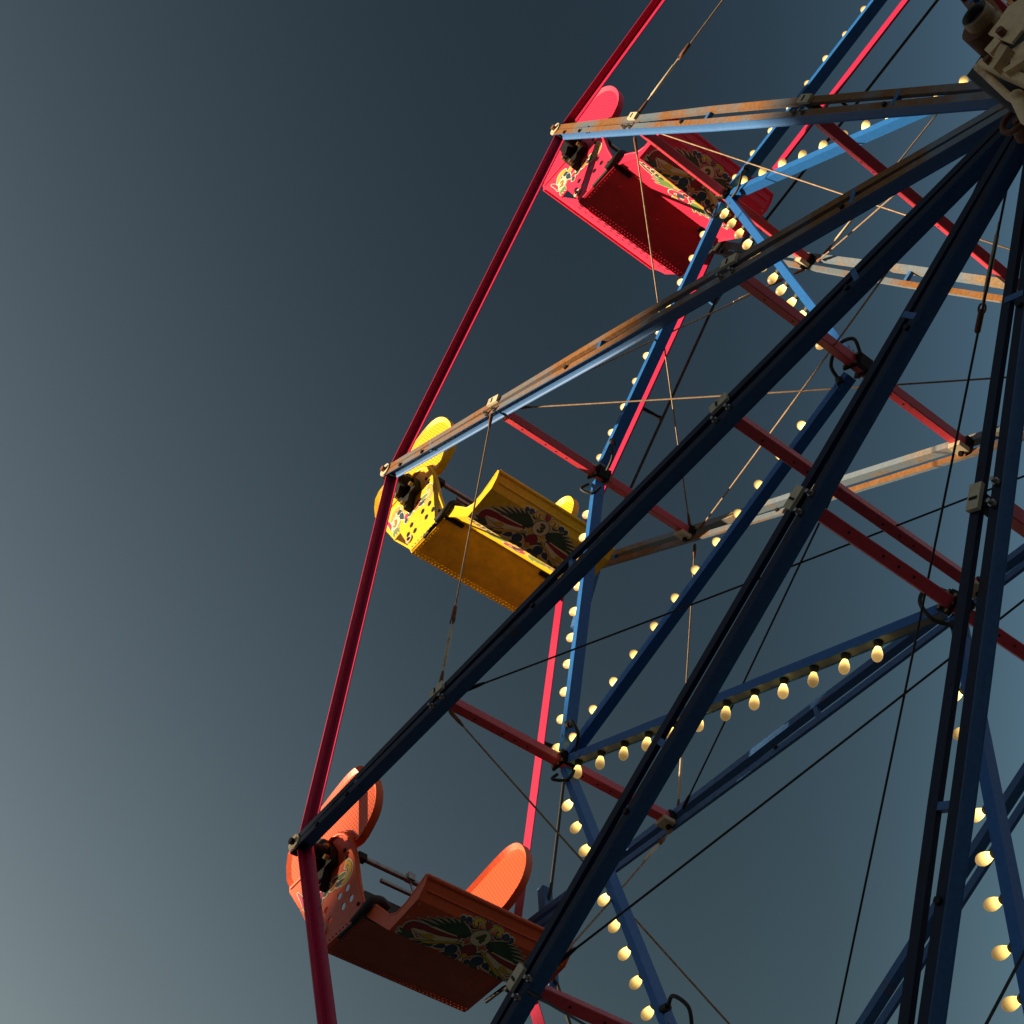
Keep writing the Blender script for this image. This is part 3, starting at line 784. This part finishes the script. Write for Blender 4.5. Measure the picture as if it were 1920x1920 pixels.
# ------------------------------------------------------------------ machinery on the tower head beside the hub
tw = empty('drive_tower', (0, -1.5, 0), 'beige tower head with motor and rusty bearing beside the wheel hub', 'machinery')
def T(x, y, z): return Vector((x, y+1.5, z+HZ))
def plate(name, pts, y, th, mt, par=tw):
    b = MB(); b.slab([T(x, y, z)-Vector((0, 0, HZ)) for x, z in pts], (0, th, 0)); return b.build(name, mt, par)
tw.location = (0, -1.5, HZ)
plate('back_plate', [(-.174, -.065), (-.058, -.015), (.30, .02), (.42, -.30), (.20, -.70), (-.028, -.567), (-.107, -.549)], -1.40, .10, M['machdark'])
plate('cover_plate', [(.141, -.321), (.32, -.42), (.30, -.66), (.12, -.532), (.066, -.548), (.021, -.355)], -1.62, .012, M['machine'])
plate('cover_plate', [(.091, -.300), (.139, -.282), (.34, -.38), (.34, -.46), (.12, -.365)], -1.605, .03, M['machine'])
plate('frame_bar', [(-.034, -.313), (.025, -.302), (.035, -.358), (-.026, -.372)], -1.56, .05, M['machine'])
plate('frame_bar', [(.026, -.372), (.043, -.432), (-.049, -.478), (-.057, -.435)], -1.56, .045, M['machine'])
plate('frame_bar', [(-.095, -.271), (-.068, -.268), (.10, -.90), (.07, -.96)], -1.52, .06, M['machine'])
plate('frame_bar', [(-.026, -.518), (.22, -.622), (.22, -.66), (-.026, -.55)], -1.55, .05, M['machine'])
b = MB()
b.hexbolt((.065, -.12, -.45), (0, -1, 0), .018, .03); b.build('bolt', M['rust'], tw)
b = MB(); b.hexbolt((-.045, -.05, -.41), (0, -1, 0), .016, .03); b.build('bolt', M['rust'], tw)
b = MB(); b.tube([(-.108, .03, -.205), (-.078, .03, -.57), (-.06, .05, -.66)], .016, 10); b.tube([(-.05, .0, -.66), (-.075, .0, -.83), (.02, -.03, -1.4)], [.03, .022, .02], 10)
b.build('pipe', M['machine'], tw)
b = MB()
b.tube([Vector((-.137, .2, -.44))+Vector((math.cos(q*PI/12)*.062, 0, math.sin(q*PI/12)*.062)) for q in range(25)], .013, 8)
b.lathe((-.137, .28, -.44), (0, -1, 0), [(0, .06), (.03, .05), (.04, .02), (.08, .018)], 18)
b.build('bearing', M['rust'], tw)
b = MB()
c0 = Vector((.02, -.06, -.015))
b.lathe(c0, YA, [(.035, .044), (.004, .048), (.0, .060), (.012, .066), (.05, .068), (.055, .062), (.075, .062), (.08, .070), (.13, .070), (.14, .060), (.20, .055)], 30, [1, 1, 0, 0, 0, 0, 0, 0, 0, 0])
b.box(c0+Vector((.01, .22, -.03)), .16, .10, .13, 0)
b.build('motor', [M['motor'], M['machdark']], tw)
for sx in (-1, 1):
    b = MB(); b.bar((.55, .15, -.35), (.55+sx*.9+.9, .15-.2, -HZ), .16, .16, (0, 1, 0), 0, .01); b.build('tower_leg', M['blue'], tw)
b = MB(); b.bar((.0, .15, -.25), (.8, .15, -.55), .12, .12, (0, 1, 0)); b.build('head_beam', M['machine'], tw)
